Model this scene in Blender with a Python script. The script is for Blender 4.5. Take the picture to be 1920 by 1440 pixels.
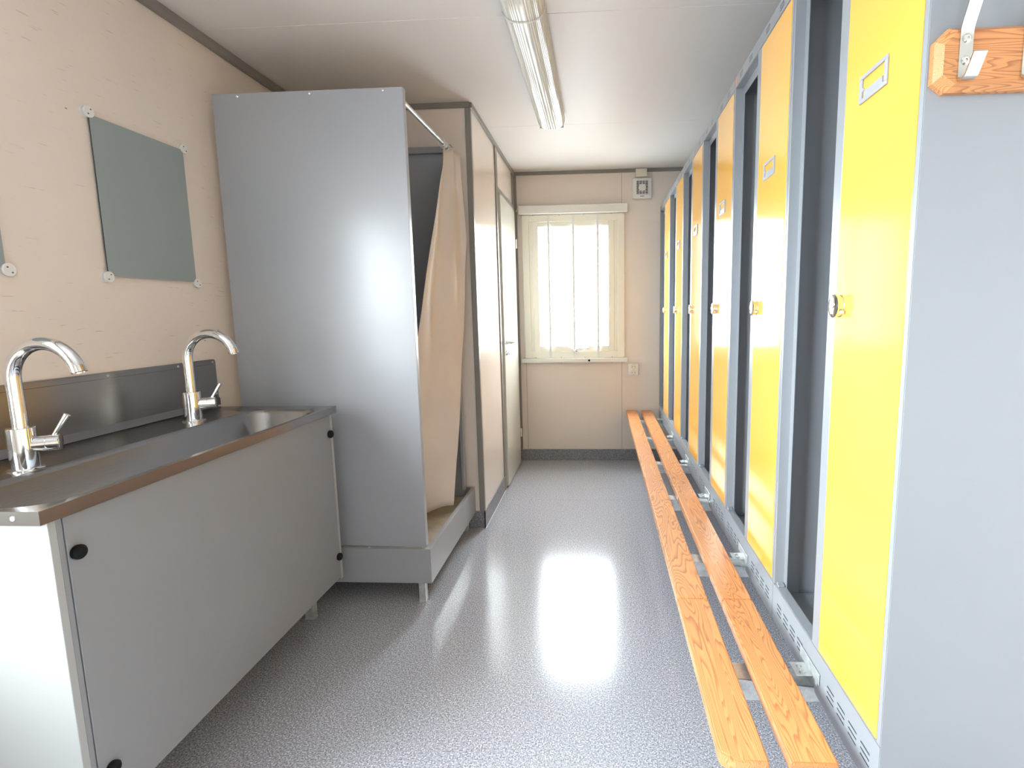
import bpy, bmesh, math, random
from mathutils import Vector, Matrix
random.seed(7)
for o in list(bpy.data.objects): bpy.data.objects.remove(o)
S = bpy.context.scene
COL = S.collection

# ------------------------------------------------------------ camera (lens with shift)
F, CX, CY = 1000.0, 1066.47, 717.23
CAMZ, PITCH, YAW, ROLL = 1.2699, math.radians(-7.5206), math.radians(-3.3515), math.radians(-0.8695)
fw = Vector((math.sin(YAW)*math.cos(PITCH), math.cos(YAW)*math.cos(PITCH), math.sin(PITCH)))
rt = Vector((math.cos(YAW), -math.sin(YAW), 0))
up = rt.cross(fw)
r2 = rt*math.cos(ROLL)+up*math.sin(ROLL)
u2 = -rt*math.sin(ROLL)+up*math.cos(ROLL)
cd = bpy.data.cameras.new('camera')
cam = bpy.data.objects.new('camera', cd); COL.objects.link(cam)
cam.matrix_world = Matrix(((r2.x, u2.x, -fw.x, 0), (r2.y, u2.y, -fw.y, 0), (r2.z, u2.z, -fw.z, CAMZ), (0, 0, 0, 1)))
cd.sensor_fit = 'HORIZONTAL'; cd.sensor_width = 36.0; cd.lens = F/1920*36
cd.shift_x = -(CX-960)/1920; cd.shift_y = (CY-720)/1920
cd.clip_start = 0.02
S.camera = cam

# ------------------------------------------------------------ world, exposure
S.view_settings.view_transform = 'Standard'; S.view_settings.look = 'None'
S.view_settings.gamma = 1.0; S.view_settings.exposure = 0.54; S.view_settings.use_curve_mapping = False
W = bpy.data.worlds.new('overcast_sky'); S.world = W; W.use_nodes = True
SKY, SKY_FAR, SKY_LEFT = 4.0, 30.0, 50.0   # overcast sky: brighter over the open yard at the far end (+Y) and on the left (-X)
wn = W.node_tree; bg = wn.nodes['Background']; bg.inputs[0].default_value = (0.88, 0.94, 1.0, 1)
_t = wn.nodes.new('ShaderNodeTexCoord'); _s = wn.nodes.new('ShaderNodeSeparateXYZ'); wn.links.new(_t.outputs['Generated'], _s.inputs[0])
def _range(sock, a, b, lo, hi):
    m = wn.nodes.new('ShaderNodeMapRange'); wn.links.new(_s.outputs[sock], m.inputs['Value'])
    for k, v in (('From Min', a), ('From Max', b), ('To Min', lo), ('To Max', hi)): m.inputs[k].default_value = v
    return m.outputs[0]
_a = wn.nodes.new('ShaderNodeMath'); _a.operation = 'MAXIMUM'
wn.links.new(_range('Y', 0.0, 0.75, SKY, SKY_FAR), _a.inputs[0]); wn.links.new(_range('X', 0.0, -0.6, SKY, SKY_LEFT), _a.inputs[1])
_g = wn.nodes.new('ShaderNodeMath'); _g.operation = 'MULTIPLY'           # the ground below the horizon is darker than the sky
wn.links.new(_a.outputs[0], _g.inputs[0]); wn.links.new(_range('Z', -0.12, 0.0, 0.28, 1.0), _g.inputs[1]); wn.links.new(_g.outputs[0], bg.inputs[1])

# ------------------------------------------------------------ room dimensions (metres)
XL, XR, YF, YB, H = -1.595, 1.052, -1.45, 4.484, 2.40      # left wall, right wall, wall behind camera, far wall, ceiling
XP, YP = -0.691, 3.015                                      # partition: side face, front face
XF = 0.498                                                  # locker fronts

def portal(name, loc, rot, sx, sy):
    l = bpy.data.lights.new(name, 'AREA'); l.shape = 'RECTANGLE'; l.size = sx; l.size_y = sy
    l.energy = 1; l.cycles.is_portal = True
    o = bpy.data.objects.new(name, l); COL.objects.link(o); o.location = loc; o.rotation_euler = rot
    return o
WIN1 = (-0.497, 0.076, 0.984, 1.964)                        # far window glass x0 x1 z0 z1
WIN2 = (-0.03, 0.905, 0.88, 1.98)                            # left wall window beside camera y0 y1 z0 z1
ADDED_DOOR = (-0.25, 0.20, 1.25, 1.90)                           # added door behind the camera, unseen; glazing sized for the light it lets in
portal('window_daylight', ((WIN1[0]+WIN1[1])/2, YB+0.16, (WIN1[2]+WIN1[3])/2), (math.pi/2*3, 0, 0), WIN1[1]-WIN1[0], WIN1[3]-WIN1[2])
portal('side_window_daylight', (XL-0.16, (WIN2[0]+WIN2[1])/2, (WIN2[2]+WIN2[3])/2), (0, -math.pi/2, 0), WIN2[3]-WIN2[2], WIN2[1]-WIN2[0])
portal('added_door_daylight', ((ADDED_DOOR[0]+ADDED_DOOR[1])/2, YF-0.16, (ADDED_DOOR[2]+ADDED_DOOR[3])/2), (math.pi/2, 0, 0), ADDED_DOOR[1]-ADDED_DOOR[0], ADDED_DOOR[3]-ADDED_DOOR[2])

# ------------------------------------------------------------ materials
def mat(name, col, rough=0.5, metal=0.0, spec=0.5, coat=0.0, coat_rough=0.1):
    m = bpy.data.materials.new(name); m.use_nodes = True
    b = m.node_tree.nodes['Principled BSDF']
    b.inputs['Base Color'].default_value = (*col, 1); b.inputs['Roughness'].default_value = rough
    b.inputs['Metallic'].default_value = metal; b.inputs['Specular IOR Level'].default_value = spec
    b.inputs['Coat Weight'].default_value = coat; b.inputs['Coat Roughness'].default_value = coat_rough
    return m
def nd(m, t, **kw):
    n = m.node_tree.nodes.new(t)
    for k, v in kw.items(): setattr(n, k, v)
    return n
def lk(m, a, b): m.node_tree.links.new(a, b)
def bsdf(m): return m.node_tree.nodes['Principled BSDF']
def coords(m, scale=(1, 1, 1), rot=(0, 0, 0), kind='Object'):
    t = nd(m, 'ShaderNodeTexCoord'); mp = nd(m, 'ShaderNodeMapping')
    mp.inputs['Scale'].default_value = scale; mp.inputs['Rotation'].default_value = rot
    lk(m, t.outputs[kind], mp.inputs['Vector']); return mp.outputs['Vector']
def noise(m, vec, scale, detail=3, rough=0.5, dist=0.0):
    n = nd(m, 'ShaderNodeTexNoise'); n.inputs['Scale'].default_value = scale; n.inputs['Detail'].default_value = detail
    n.inputs['Roughness'].default_value = rough; n.inputs['Distortion'].default_value = dist
    lk(m, vec, n.inputs['Vector']); return n.outputs['Fac']
def ramp(m, fac, stops, interp='LINEAR'):
    r = nd(m, 'ShaderNodeValToRGB'); r.color_ramp.interpolation = interp
    e = r.color_ramp.elements
    while len(e) < len(stops): e.new(0.5)
    for el, (p, c) in zip(e, stops): el.position = p; el.color = (*c, 1)
    lk(m, fac, r.inputs['Fac']); return r.outputs['Color']
def mixc(m, a, b, fac, mode='MIX'):
    n = nd(m, 'ShaderNodeMix', data_type='RGBA', blend_type=mode)
    for sock, v in ((n.inputs[0], fac), (n.inputs[6], a), (n.inputs[7], b)):
        if isinstance(v, (int, float)): sock.default_value = v
        elif isinstance(v, tuple): sock.default_value = (*v, 1)
        else: lk(m, v, sock)
    return n.outputs[2]
def bump(m, fac, strength, dist=0.001):
    n = nd(m, 'ShaderNodeBump'); n.inputs['Strength'].default_value = strength; n.inputs['Distance'].default_value = dist
    lk(m, fac, n.inputs['Height']); lk(m, n.outputs['Normal'], bsdf(m).inputs['Normal'])
def subtle(m, c, amt=0.04, scale=6, kind='Object'):
    v = coords(m, kind=kind); f = noise(m, v, scale, 4)
    a = tuple(x*(1-amt) for x in c); b = tuple(min(1, x*(1+amt)) for x in c)
    col = ramp(m, f, [(0.3, a), (0.7, b)]); lk(m, col, bsdf(m).inputs['Base Color']); return col

WALLC = (0.80, 0.72, 0.655)
def wall_mat(name, rough, marks=False, coat=0.0):
    m = mat(name, WALLC, rough, coat=coat, coat_rough=0.06)
    c = subtle(m, WALLC, 0.035, 1.7)
    f = noise(m, coords(m, (3, 3, 60)), 30, 3); bump(m, f, 0.05)
    if marks:
        v = nd(m, 'ShaderNodeTexVoronoi'); v.inputs['Scale'].default_value = 1.0
        lk(m, coords(m, (1, 7.5, 12)), v.inputs['Vector'])
        d = ramp(m, v.outputs['Distance'], [(0.0, (1, 1, 1)), (0.035, (1, 1, 1)), (0.045, (0, 0, 0))])
        k = noise(m, coords(m), 1.3, 1)
        k2 = ramp(m, k, [(0.45, (0, 0, 0)), (0.6, (1, 1, 1))])
        fac = mixc(m, d, k2, 1.0, 'MULTIPLY')
        c = mixc(m, c, (0.30, 0.20, 0.14), fac)
        st = ramp(m, noise(m, coords(m, (1, 5, 70)), 2.4, 3, 0.6), [(0.66, (0, 0, 0)), (0.72, (1, 1, 1))])
        c = mixc(m, c, (0.42, 0.31, 0.24), mixc(m, st, (0.5, 0.5, 0.5), 1.0, 'MULTIPLY'))
        lk(m, c, bsdf(m).inputs['Base Color'])
    return m
M = {}
M['wall'] = wall_mat('beige_wall_board', 0.42, True)
M['wall_plain'] = wall_mat('beige_far_wall_board', 0.42)
M['laminate'] = wall_mat('glossy_beige_laminate', 0.16)
M['ceiling'] = mat('white_ceiling_board', (0.80, 0.775, 0.765), 0.5); subtle(M['ceiling'], (0.80, 0.775, 0.765), 0.015, 1.2)
M['trim'] = mat('grey_trim', (0.25, 0.24, 0.225), 0.4); subtle(M['trim'], (0.25, 0.24, 0.225), 0.05, 9)

def vinyl(name, k, rough):
    m = mat(name, (0.3, 0.31, 0.34), rough, spec=0.7)
    v = coords(m)
    a = noise(m, v, 210, 2, 0.6); b = noise(m, v, 90, 3, 0.7)
    c = ramp(m, a, [(0.30, tuple(x*k for x in (0.10, 0.105, 0.125))), (0.45, tuple(x*k for x in (0.235, 0.245, 0.28))), (0.56, tuple(x*k for x in (0.34, 0.35, 0.39))), (0.70, tuple(x*k for x in (0.62, 0.62, 0.64)))])
    d = ramp(m, b, [(0.35, (0.78, 0.78, 0.80)), (0.65, (1.0, 1.0, 1.0))])
    c = mixc(m, c, d, 1.0, 'MULTIPLY')
    lk(m, c, bsdf(m).inputs['Base Color'])
    r = ramp(m, b, [(0.3, (rough-0.03,)*3), (0.7, (rough+0.04,)*3)]); lk(m, r, bsdf(m).inputs['Roughness'])
    bump(m, a, 0.06)
    return m
M['floor'] = vinyl('speckled_grey_vinyl', 1.6, 0.16)
M['skirting'] = vinyl('speckled_grey_vinyl_skirting', 0.82, 0.35)
M['seam'] = mat('pale_weld_seam', (0.55, 0.56, 0.60), 0.4)
def paint(name, c, rough, coat=0.0, cr=0.1, amt=0.02):
    m = mat(name, c, rough, coat=coat, coat_rough=cr); subtle(m, c, amt, 3); return m
M['grey'] = paint('blue_grey_painted_steel', (0.33, 0.345, 0.375), 0.33)
M['grey_gloss'] = paint('blue_grey_laminated_panel', (0.35, 0.365, 0.40), 0.38, 0.42, 0.22)
M['locker_grey'] = paint('locker_grey_paint', (0.30, 0.322, 0.352), 0.35)
M['cab'] = paint('grey_cabinet_laminate', (0.262, 0.272, 0.29), 0.38)
M['cabside'] = paint('pale_grey_cabinet_edge', (0.40, 0.41, 0.41), 0.4)
M['yellow'] = mat('glossy_yellow_paint', (0.92, 0.49, 0.085), 0.11, spec=0.65)
subtle(M['yellow'], (0.92, 0.49, 0.085), 0.02, 4)
M['white'] = paint('white_plastic', (0.80, 0.80, 0.78), 0.35)
M['cream'] = paint('cream_window_paint', (0.86, 0.845, 0.76), 0.4)
M['doorleaf'] = paint('off_white_door_paint', (0.66, 0.66, 0.60), 0.16)
M['beigeplastic'] = paint('beige_plastic', (0.74, 0.70, 0.60), 0.4)
M['black'] = paint('black_plastic', (0.006, 0.006, 0.007), 0.6); bsdf(M['black']).inputs['Specular IOR Level'].default_value = 0.2
M['dark'] = paint('painted_cavity_shade', (0.02, 0.02, 0.022), 0.7)  # near-black colour standing in for shade in the slots and fan opening
M['mirror'] = paint('grey_green_sheet', (0.30, 0.355, 0.36), 0.30)
M['mirror_edge'] = paint('dark_green_sheet_edge', (0.02, 0.035, 0.03), 0.3)
M['curtain'] = mat('beige_shower_curtain_cloth', (0.70, 0.635, 0.59), 0.55); subtle(M['curtain'], (0.70, 0.635, 0.59), 0.04, 5)
M['tray'] = mat('stained_beige_tray_floor', (0.50, 0.42, 0.31), 0.5); subtle(M['tray'], (0.50, 0.42, 0.31), 0.16, 14)
M['pale_metal'] = paint('pale_metallic_paint', (0.40, 0.42, 0.475), 0.3)
M['pink'] = paint('faded_red_sticker', (0.75, 0.33, 0.30), 0.5)
M['ink'] = paint('grey_print', (0.12, 0.12, 0.13), 0.5)

def metal(name, c, rough, brush=None, var=0.06, met=1.0):
    m = mat(name, c, rough, met)
    v = coords(m, brush if brush else (1, 1, 1)); f = noise(m, v, 40 if brush else 25, 4, 0.6)
    r = ramp(m, f, [(0.3, (max(0.02, rough-var),)*3), (0.7, (rough+var,)*3)]); lk(m, r, bsdf(m).inputs['Roughness'])
    return m
M['steel'] = metal('brushed_stainless_steel', (0.32, 0.31, 0.305), 0.24, (8, 0.25, 8), 0.03)
M['chrome'] = metal('polished_chrome', (0.80, 0.81, 0.82), 0.07, None, 0.02)
M['zinc'] = metal('galvanised_steel', (0.58, 0.62, 0.63), 0.42, None, 0.08, 0.6)
c = ramp(M['zinc'], noise(M['zinc'], coords(M['zinc']), 30, 3, 0.7), [(0.3, (0.46, 0.50, 0.51)), (0.7, (0.72, 0.75, 0.76))]); lk(M['zinc'], c, bsdf(M['zinc']).inputs['Base Color'])
M['nickel'] = metal('satin_hook_steel', (0.66, 0.70, 0.69), 0.22, None, 0.04)

def wood(name, axis, seed=0.0, light=(0.80, 0.375, 0.145), dark=(0.30, 0.10, 0.036), s=1.0):
    m = mat(name, light, 0.42, coat=0.25, coat_rough=0.25)
    sc = {'y': (11.0, 1.3, 11.0), 'x': (1.1, 12.0, 12.0)}[axis]
    sc = tuple(v*s for v in sc)
    t = nd(m, 'ShaderNodeTexCoord'); mp = nd(m, 'ShaderNodeMapping'); mp.inputs['Scale'].default_value = sc; mp.inputs['Location'].default_value = (seed, seed*1.7, seed*0.6)
    lk(m, t.outputs['Object'], mp.inputs['Vector']); v = mp.outputs['Vector']
    f = noise(m, v, 1.25, 2.0, 0.45, 0.35)
    mul = nd(m, 'ShaderNodeMath', operation='MULTIPLY'); lk(m, f, mul.inputs[0]); mul.inputs[1].default_value = 36.0
    fr = nd(m, 'ShaderNodeMath', operation='FRACT'); lk(m, mul.outputs[0], fr.inputs[0])
    rings = ramp(m, fr.outputs[0], [(0.0, (0.03,)*3), (0.50, (0.10,)*3), (0.78, (0.75,)*3), (0.90, (1, 1, 1)), (1.0, (0.03,)*3)])
    fine_sc = {'y': (160, 5, 160), 'x': (5, 160, 160)}[axis]
    fine = noise(m, coords(m, fine_sc), 2.0, 3, 0.6)
    fine = ramp(m, fine, [(0.35, (0, 0, 0)), (0.7, (1, 1, 1))])
    c = mixc(m, light, dark, mixc(m, rings, (0.82, 0.82, 0.82), 1.0, 'MULTIPLY'))
    c = mixc(m, c, tuple(x*0.72 for x in light), mixc(m, fine, (0.45, 0.45, 0.45), 1.0, 'MULTIPLY'))
    big = noise(m, coords(m, (3, 1.2, 3)), 2.2, 2)
    c = mixc(m, c, mixc(m, c, (1.0, 0.90, 0.82), 1.0, 'MULTIPLY'), ramp(m, big, [(0.42, (0, 0, 0)), (0.62, (1, 1, 1))]))
    lk(m, c, bsdf(m).inputs['Base Color']); bump(m, fine, 0.08, 0.0006)
    return m
M['slat'] = wood('oiled_wood_bench_slat', 'y', 3.1)
M['slat2'] = wood('oiled_wood_bench_slat_second', 'y', 11.7)
M['rackwood'] = wood('varnished_pine', 'x', 5.3, (0.70, 0.315, 0.12), (0.28, 0.085, 0.028), 1.5)

def glass(name, tint, gloss):
    m = bpy.data.materials.new(name); m.use_nodes = True; nt = m.node_tree
    for n in list(nt.nodes):
        if n.type != 'OUTPUT_MATERIAL': nt.nodes.remove(n)
    out = [n for n in nt.nodes if n.type == 'OUTPUT_MATERIAL'][0]
    t = nt.nodes.new('ShaderNodeBsdfTransparent'); t.inputs[0].default_value = (*tint, 1)
    g = nt.nodes.new('ShaderNodeBsdfGlossy'); g.inputs['Roughness'].default_value = 0.02
    mx = nt.nodes.new('ShaderNodeMixShader'); mx.inputs[0].default_value = gloss
    nt.links.new(t.outputs[0], mx.inputs[1]); nt.links.new(g.outputs[0], mx.inputs[2]); nt.links.new(mx.outputs[0], out.inputs[0])
    return m
M['glass'] = glass('window_glass', (0.97, 0.99, 0.98), 0.06)
def diffuser():
    m = bpy.data.materials.new('clear_ribbed_diffuser'); m.use_nodes = True; nt = m.node_tree
    b = nt.nodes['Principled BSDF']; b.inputs['Base Color'].default_value = (0.88, 0.87, 0.82, 1); b.inputs['Roughness'].default_value = 0.08
    out = [n for n in nt.nodes if n.type == 'OUTPUT_MATERIAL'][0]
    t = nt.nodes.new('ShaderNodeBsdfTransparent'); t.inputs[0].default_value = (0.96, 0.96, 0.93, 1)
    mx = nt.nodes.new('ShaderNodeMixShader'); mx.inputs[0].default_value = 0.78
    nt.links.new(t.outputs[0], mx.inputs[1]); nt.links.new(b.outputs[0], mx.inputs[2]); nt.links.new(mx.outputs[0], out.inputs[0])
    return m
M['diffuser'] = diffuser()

# ------------------------------------------------------------ mesh helpers
def BM(): return bmesh.new()
def box(bm, x0, x1, y0, y1, z0, z1, bev=0.0, seg=2):
    g = bmesh.ops.create_cube(bm, size=1.0)
    vs = g['verts']
    for v in vs:
        v.co = Vector((x0+(v.co.x+.5)*(x1-x0), y0+(v.co.y+.5)*(y1-y0), z0+(v.co.z+.5)*(z1-z0)))
    if bev > 0:
        es = list({e for v in vs for e in v.link_edges})
        bmesh.ops.bevel(bm, geom=es, offset=bev, segments=seg, affect='EDGES', profile=0.5)
    return bm
def bx(*a, **k): return box(BM(), *a, **k)
def cyl(bm, p0, p1, r0, r1=None, n=32, caps=True):
    r1 = r0 if r1 is None else r1
    p0, p1 = Vector(p0), Vector(p1); d = (p1-p0).normalized()
    a = d.orthogonal().normalized(); b = d.cross(a)
    rings = []
    for p, r in ((p0, r0), (p1, r1)):
        rings.append([bm.verts.new(p+(a*math.cos(t)+b*math.sin(t))*r) for t in (2*math.pi*i/n for i in range(n))])
    for i in range(n): bm.faces.new((rings[0][i], rings[0][(i+1) % n], rings[1][(i+1) % n], rings[1][i]))
    if caps: bm.faces.new(rings[0][::-1]); bm.faces.new(rings[1])
    return bm
def lathe(bm, base, axis, prof, n=40):
    """prof: list of (distance along axis, radius)"""
    base, d = Vector(base), Vector(axis).normalized(); a = d.orthogonal().normalized(); b = d.cross(a)
    rings = []
    for t, r in prof:
        rings.append([bm.verts.new(base+d*t+(a*math.cos(q)+b*math.sin(q))*max(r, 1e-5)) for q in (2*math.pi*i/n for i in range(n))])
    for A, B in zip(rings, rings[1:]):
        for i in range(n): bm.faces.new((A[i], A[(i+1) % n], B[(i+1) % n], B[i]))
    bm.faces.new(rings[0][::-1]); bm.faces.new(rings[-1])
    return bm
def tube(bm, pts, r, n=20, caps=True):
    pts = [Vector(p) for p in pts]; rs = r if isinstance(r, list) else [r]*len(pts)
    t0 = (pts[1]-pts[0]).normalized(); a = t0.orthogonal().normalized(); rings = []
    for i, p in enumerate(pts):
        t = (pts[min(i+1, len(pts)-1)]-pts[max(i-1, 0)]).normalized()
        a = (a-t*a.dot(t)).normalized(); b = t.cross(a)
        rings.append([bm.verts.new(p+(a*math.cos(q)+b*math.sin(q))*rs[i]) for q in (2*math.pi*k/n for k in range(n))])
    for A, B in zip(rings, rings[1:]):
        for k in range(n): bm.faces.new((A[k], A[(k+1) % n], B[(k+1) % n], B[k]))
    if caps: bm.faces.new(rings[0][::-1]); bm.faces.new(rings[-1])
    return bm
def prism(bm, pts, ext):
    """closed polygon pts (3-D) extruded along ext"""
    e = Vector(ext); A = [bm.verts.new(Vector(p)) for p in pts]; B = [bm.verts.new(Vector(p)+e) for p in pts]
    n = len(A); bm.faces.new(A[::-1]); bm.faces.new(B)
    for i in range(n): bm.faces.new((A[i], A[(i+1) % n], B[(i+1) % n], B[i]))
    return bm
def strip(bm, path, nrm, width, thick):
    """bent flat bar: path of points, nrm function giving width dir; width along 'width' vector"""
    w = Vector(width); pts = [Vector(p) for p in path]; rings = []
    for i, p in enumerate(pts):
        t = (pts[min(i+1, len(pts)-1)]-pts[max(i-1, 0)]).normalized(); q = w.normalized().cross(t).normalized()*thick/2
        rings.append([bm.verts.new(p-w/2-q), bm.verts.new(p+w/2-q), bm.verts.new(p+w/2+q), bm.verts.new(p-w/2+q)])
    for A, B in zip(rings, rings[1:]):
        for k in range(4): bm.faces.new((A[k], A[(k+1) % 4], B[(k+1) % 4], B[k]))
    bm.faces.new(rings[0][::-1]); bm.faces.new(rings[-1]); return bm
def torus(bm, c, axis, R, r, n=28, k=10):
    d = Vector(axis).normalized(); a = d.orthogonal().normalized(); b = d.cross(a); c = Vector(c); rings = []
    for i in range(n):
        q = 2*math.pi*i/n; rad = a*math.cos(q)+b*math.sin(q)
        rings.append([bm.verts.new(c+rad*(R+r*math.cos(s))+d*r*math.sin(s)) for s in (2*math.pi*j/k for j in range(k))])
    for i in range(n):
        A, B = rings[i], rings[(i+1) % n]
        for j in range(k): bm.faces.new((A[j], A[(j+1) % k], B[(j+1) % k], B[j]))
    return bm
def plate(bm, x, y0, y1, z0, z1, holes, t=0.0015):
    """sheet in the YZ plane at x with rectangular holes punched through"""
    ys = sorted({y0, y1, *[h[0] for h in holes], *[h[1] for h in holes]}); zs = sorted({z0, z1, *[h[2] for h in holes], *[h[3] for h in holes]})
    V = {}
    def v(i, j, k):
        if (i, j, k) not in V: V[(i, j, k)] = bm.verts.new((x+k*t, ys[i], zs[j]))
        return V[(i, j, k)]
    def solid(i, j):
        if not (0 <= i < len(ys)-1 and 0 <= j < len(zs)-1): return False
        cy, cz = (ys[i]+ys[i+1])/2, (zs[j]+zs[j+1])/2
        return not any(h[0] < cy < h[1] and h[2] < cz < h[3] for h in holes)
    for i in range(len(ys)-1):
        for j in range(len(zs)-1):
            if not solid(i, j): continue
            bm.faces.new((v(i, j, 0), v(i, j+1, 0), v(i+1, j+1, 0), v(i+1, j, 0)))
            bm.faces.new((v(i, j, 1), v(i+1, j, 1), v(i+1, j+1, 1), v(i, j+1, 1)))
            for di, dj, a, b in ((-1, 0, (i, j), (i, j+1)), (1, 0, (i+1, j+1), (i+1, j)), (0, -1, (i+1, j), (i, j)), (0, 1, (i, j+1), (i+1, j+1))):
                if not solid(i+di, j+dj): bm.faces.new((v(*a, 0), v(*b, 0), v(*b, 1), v(*a, 1)))
    return bm
def wloc(o):
    p = Vector((0, 0, 0))
    while o: p += o.location; o = o.parent
    return p
def obj(name, bm, m, parent=None, smooth=None, origin=None):
    """link ONE mesh object; bm is in world coordinates"""
    bmesh.ops.recalc_face_normals(bm, faces=bm.faces[:])
    if parent: off = wloc(parent)
    elif origin: off = Vector(origin)
    else:
        zs = min(v.co.z for v in bm.verts); xs = [v.co.x for v in bm.verts]; ys = [v.co.y for v in bm.verts]
        off = Vector(((min(xs)+max(xs))/2, (min(ys)+max(ys))/2, zs))
    for v in bm.verts: v.co -= off
    me = bpy.data.meshes.new(name); bm.to_mesh(me); bm.free(); me.materials.append(m)
    if smooth:
        me.shade_smooth()
        try: me.set_sharp_from_angle(angle=math.radians(smooth))
        except Exception: pass
    o = bpy.data.objects.new(name, me); COL.objects.link(o)
    if parent: o.parent = parent
    else: o.location = off
    return o
def thing(name, label, cat, loc, group=None, kind=None):
    o = bpy.data.objects.new(name, None); COL.objects.link(o); o.location = loc; o.empty_display_size = 0.1
    if label: o['label'] = label
    if cat: o['category'] = cat
    if group: o['group'] = group
    if kind: o['kind'] = kind
    return o
def tag(o, label, cat, group=None, kind=None):
    o['label'] = label; o['category'] = cat
    if group: o['group'] = group
    if kind: o['kind'] = kind
    return o
def struct(name, bm, m, label=None, cat=None, origin=None, smooth=None):
    o = obj(name, bm, m, None, smooth, origin); o['kind'] = 'structure'
    o['label'] = label or name.replace('_', ' '); o['category'] = cat or name.split('_')[0]; return o
def dup(root, loc, label):
    r = root.copy(); COL.objects.link(r); r.location = loc; r['label'] = label
    for ch in list(root.children):
        c = ch.copy(); COL.objects.link(c); c.parent = r
        for g in ch.children:
            d = g.copy(); COL.objects.link(d); d.parent = c
    return r

# ============================================================ ROOM SHELL
T = 0.12
struct('floor', bx(XL-T, XR+T, YF-T, YB+T, -0.05, 0), M['floor'], 'speckled blue-grey vinyl floor with a bright window reflection', 'floor', (0, 0, 0))
o = struct('ceiling', bx(XL-T, XR+T, YF-T, YB+T, H, H+0.05), M['ceiling'], 'smooth white panel ceiling', 'ceiling', (0, 0, H))
for nm, b in (('panel_joint', (XL, XR, 2.194, 2.197, H-0.0012, H)), ('panel_joint', (-0.69, XR, 3.414, 3.4155, H-0.0006, H)),
              ('panel_joint', (0.405, 0.4075, 3.30, 3.56, H-0.0012, H)), ('panel_joint', (-0.127, -0.1245, 3.95, YB, H-0.0012, H))):
    obj(nm, bx(*b), M['ceiling'], o)
# left wall with window opening beside the camera
y0, y1, z0, z1 = WIN2
b = BM()
for a in ((YF-T, y0, 0, H), (y1, YB+T, 0, H), (y0, y1, 0, z0), (y0, y1, z1, H)): box(b, XL-T, XL, *a)
struct('wall_left', b, M['wall'], 'beige board wall with small scuffs behind the wash trough', 'wall', (0, 0, 0))
# far wall with window opening
fx0, fx1, fz0, fz1 = -0.60, 0.18, 0.90, 2.045
b = BM()
for a in ((XL, fx0, YB, YB+T, 0, H), (fx1, XR, YB, YB+T, 0, H), (fx0, fx1, YB, YB+T, 0, fz0), (fx0, fx1, YB, YB+T, fz1, H)): box(b, *a)
struct('wall_back', b, M['wall_plain'], 'beige far end wall with the window', 'wall', (0, 0, 0))
struct('wall_right', bx(XR, XR+T, YF-T, YB+T, 0, H), M['wall_plain'], 'beige wall behind the lockers', 'wall', (0, 0, 0))
dx0, dx1, dz0, dz1 = ADDED_DOOR
b = BM()
for a in ((XL, dx0-.09, YF-T, YF, 0, H), (dx1+.09, XR, YF-T, YF, 0, H), (dx0-.09, dx1+.09, YF-T, YF, dz1+.1, H)): box(b, *a)
struct('wall_front', b, M['wall_plain'], 'beige end wall behind the camera', 'wall', (0, 0, 0))
# partition: front face and side face with door opening
DY0, DY1, DZ = 3.742, 4.372, 2.083
struct('wall_partition_front', bx(XL, XP, YP, YP+0.05, 0, H), M['laminate'], 'beige partition wall facing the shower cubicle', 'wall', (0, 0, 0))
b = BM()
for a in ((XP-.05, XP, YP+.05, DY0-.0, 0, H), (XP-.05, XP, DY1, YB, 0, H), (XP-.05, XP, DY0, DY1, DZ, H)): box(b, *a)
struct('wall_partition_side', b, M['laminate'], 'glossy beige partition wall reflecting the window', 'wall', (0, 0, 0))
# trims (grey profiles)
t = 0.012
TR = [('ceiling trim along the left wall', (XL, XL+.022, YF, YP, 2.363, H)),
      ('ceiling trim on the partition front', (XL, XP, YP-t, YP, 2.371, H)),
      ('ceiling trim on the partition side', (XP, XP+t, YP, YB, 2.372, H)),
      ('ceiling trim on the far wall', (XP+t, XR, YB-t, YB, 2.373, H)),
      ('corner trim on the partition front edge', (XP-.026, XP+.003, YP-.008, YP, .104, 2.371)),
      ('corner trim on the partition side edge', (XP, XP+.004, YP-.008, YP+.02, .104, 2.372)),
      ('corner trim between partition and far wall', (XP, XP+.024, YB-t, YB, .10, 2.373)),
      ('post trim at the far side of the door', (XP, XP+.006, DY1, YB-t, 0, 2.372)),
      ('post trim at the near side of the door', (XP, XP+.008, DY0-.062, DY0, 0, 2.372)),
      ('transom trim above the door', (XP, XP+.008, DY0, DY1, DZ, DZ+.044))]
for i, (lb, bb) in enumerate(TR): struct(f'trim_{i+1}', bx(*bb, bev=0.0015, seg=1), M['trim'], 'grey '+lb, 'trim')
# thin joint lines of the wall boards
for i, (lb, bb) in enumerate([('vertical board joint right of the window above', (.1855, .188, YB-.001, YB, 2.128, 2.372)), ('vertical board joint right of the window below', (.1855, .188, YB-.001, YB, .10, .848)), ('vertical board joint left of the window below', (-.622, -.6195, YB-.001, YB, .10, .848))]):
    struct(f'trim_{11+i}', bx(*bb), M['trim'], lb, 'trim')
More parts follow.
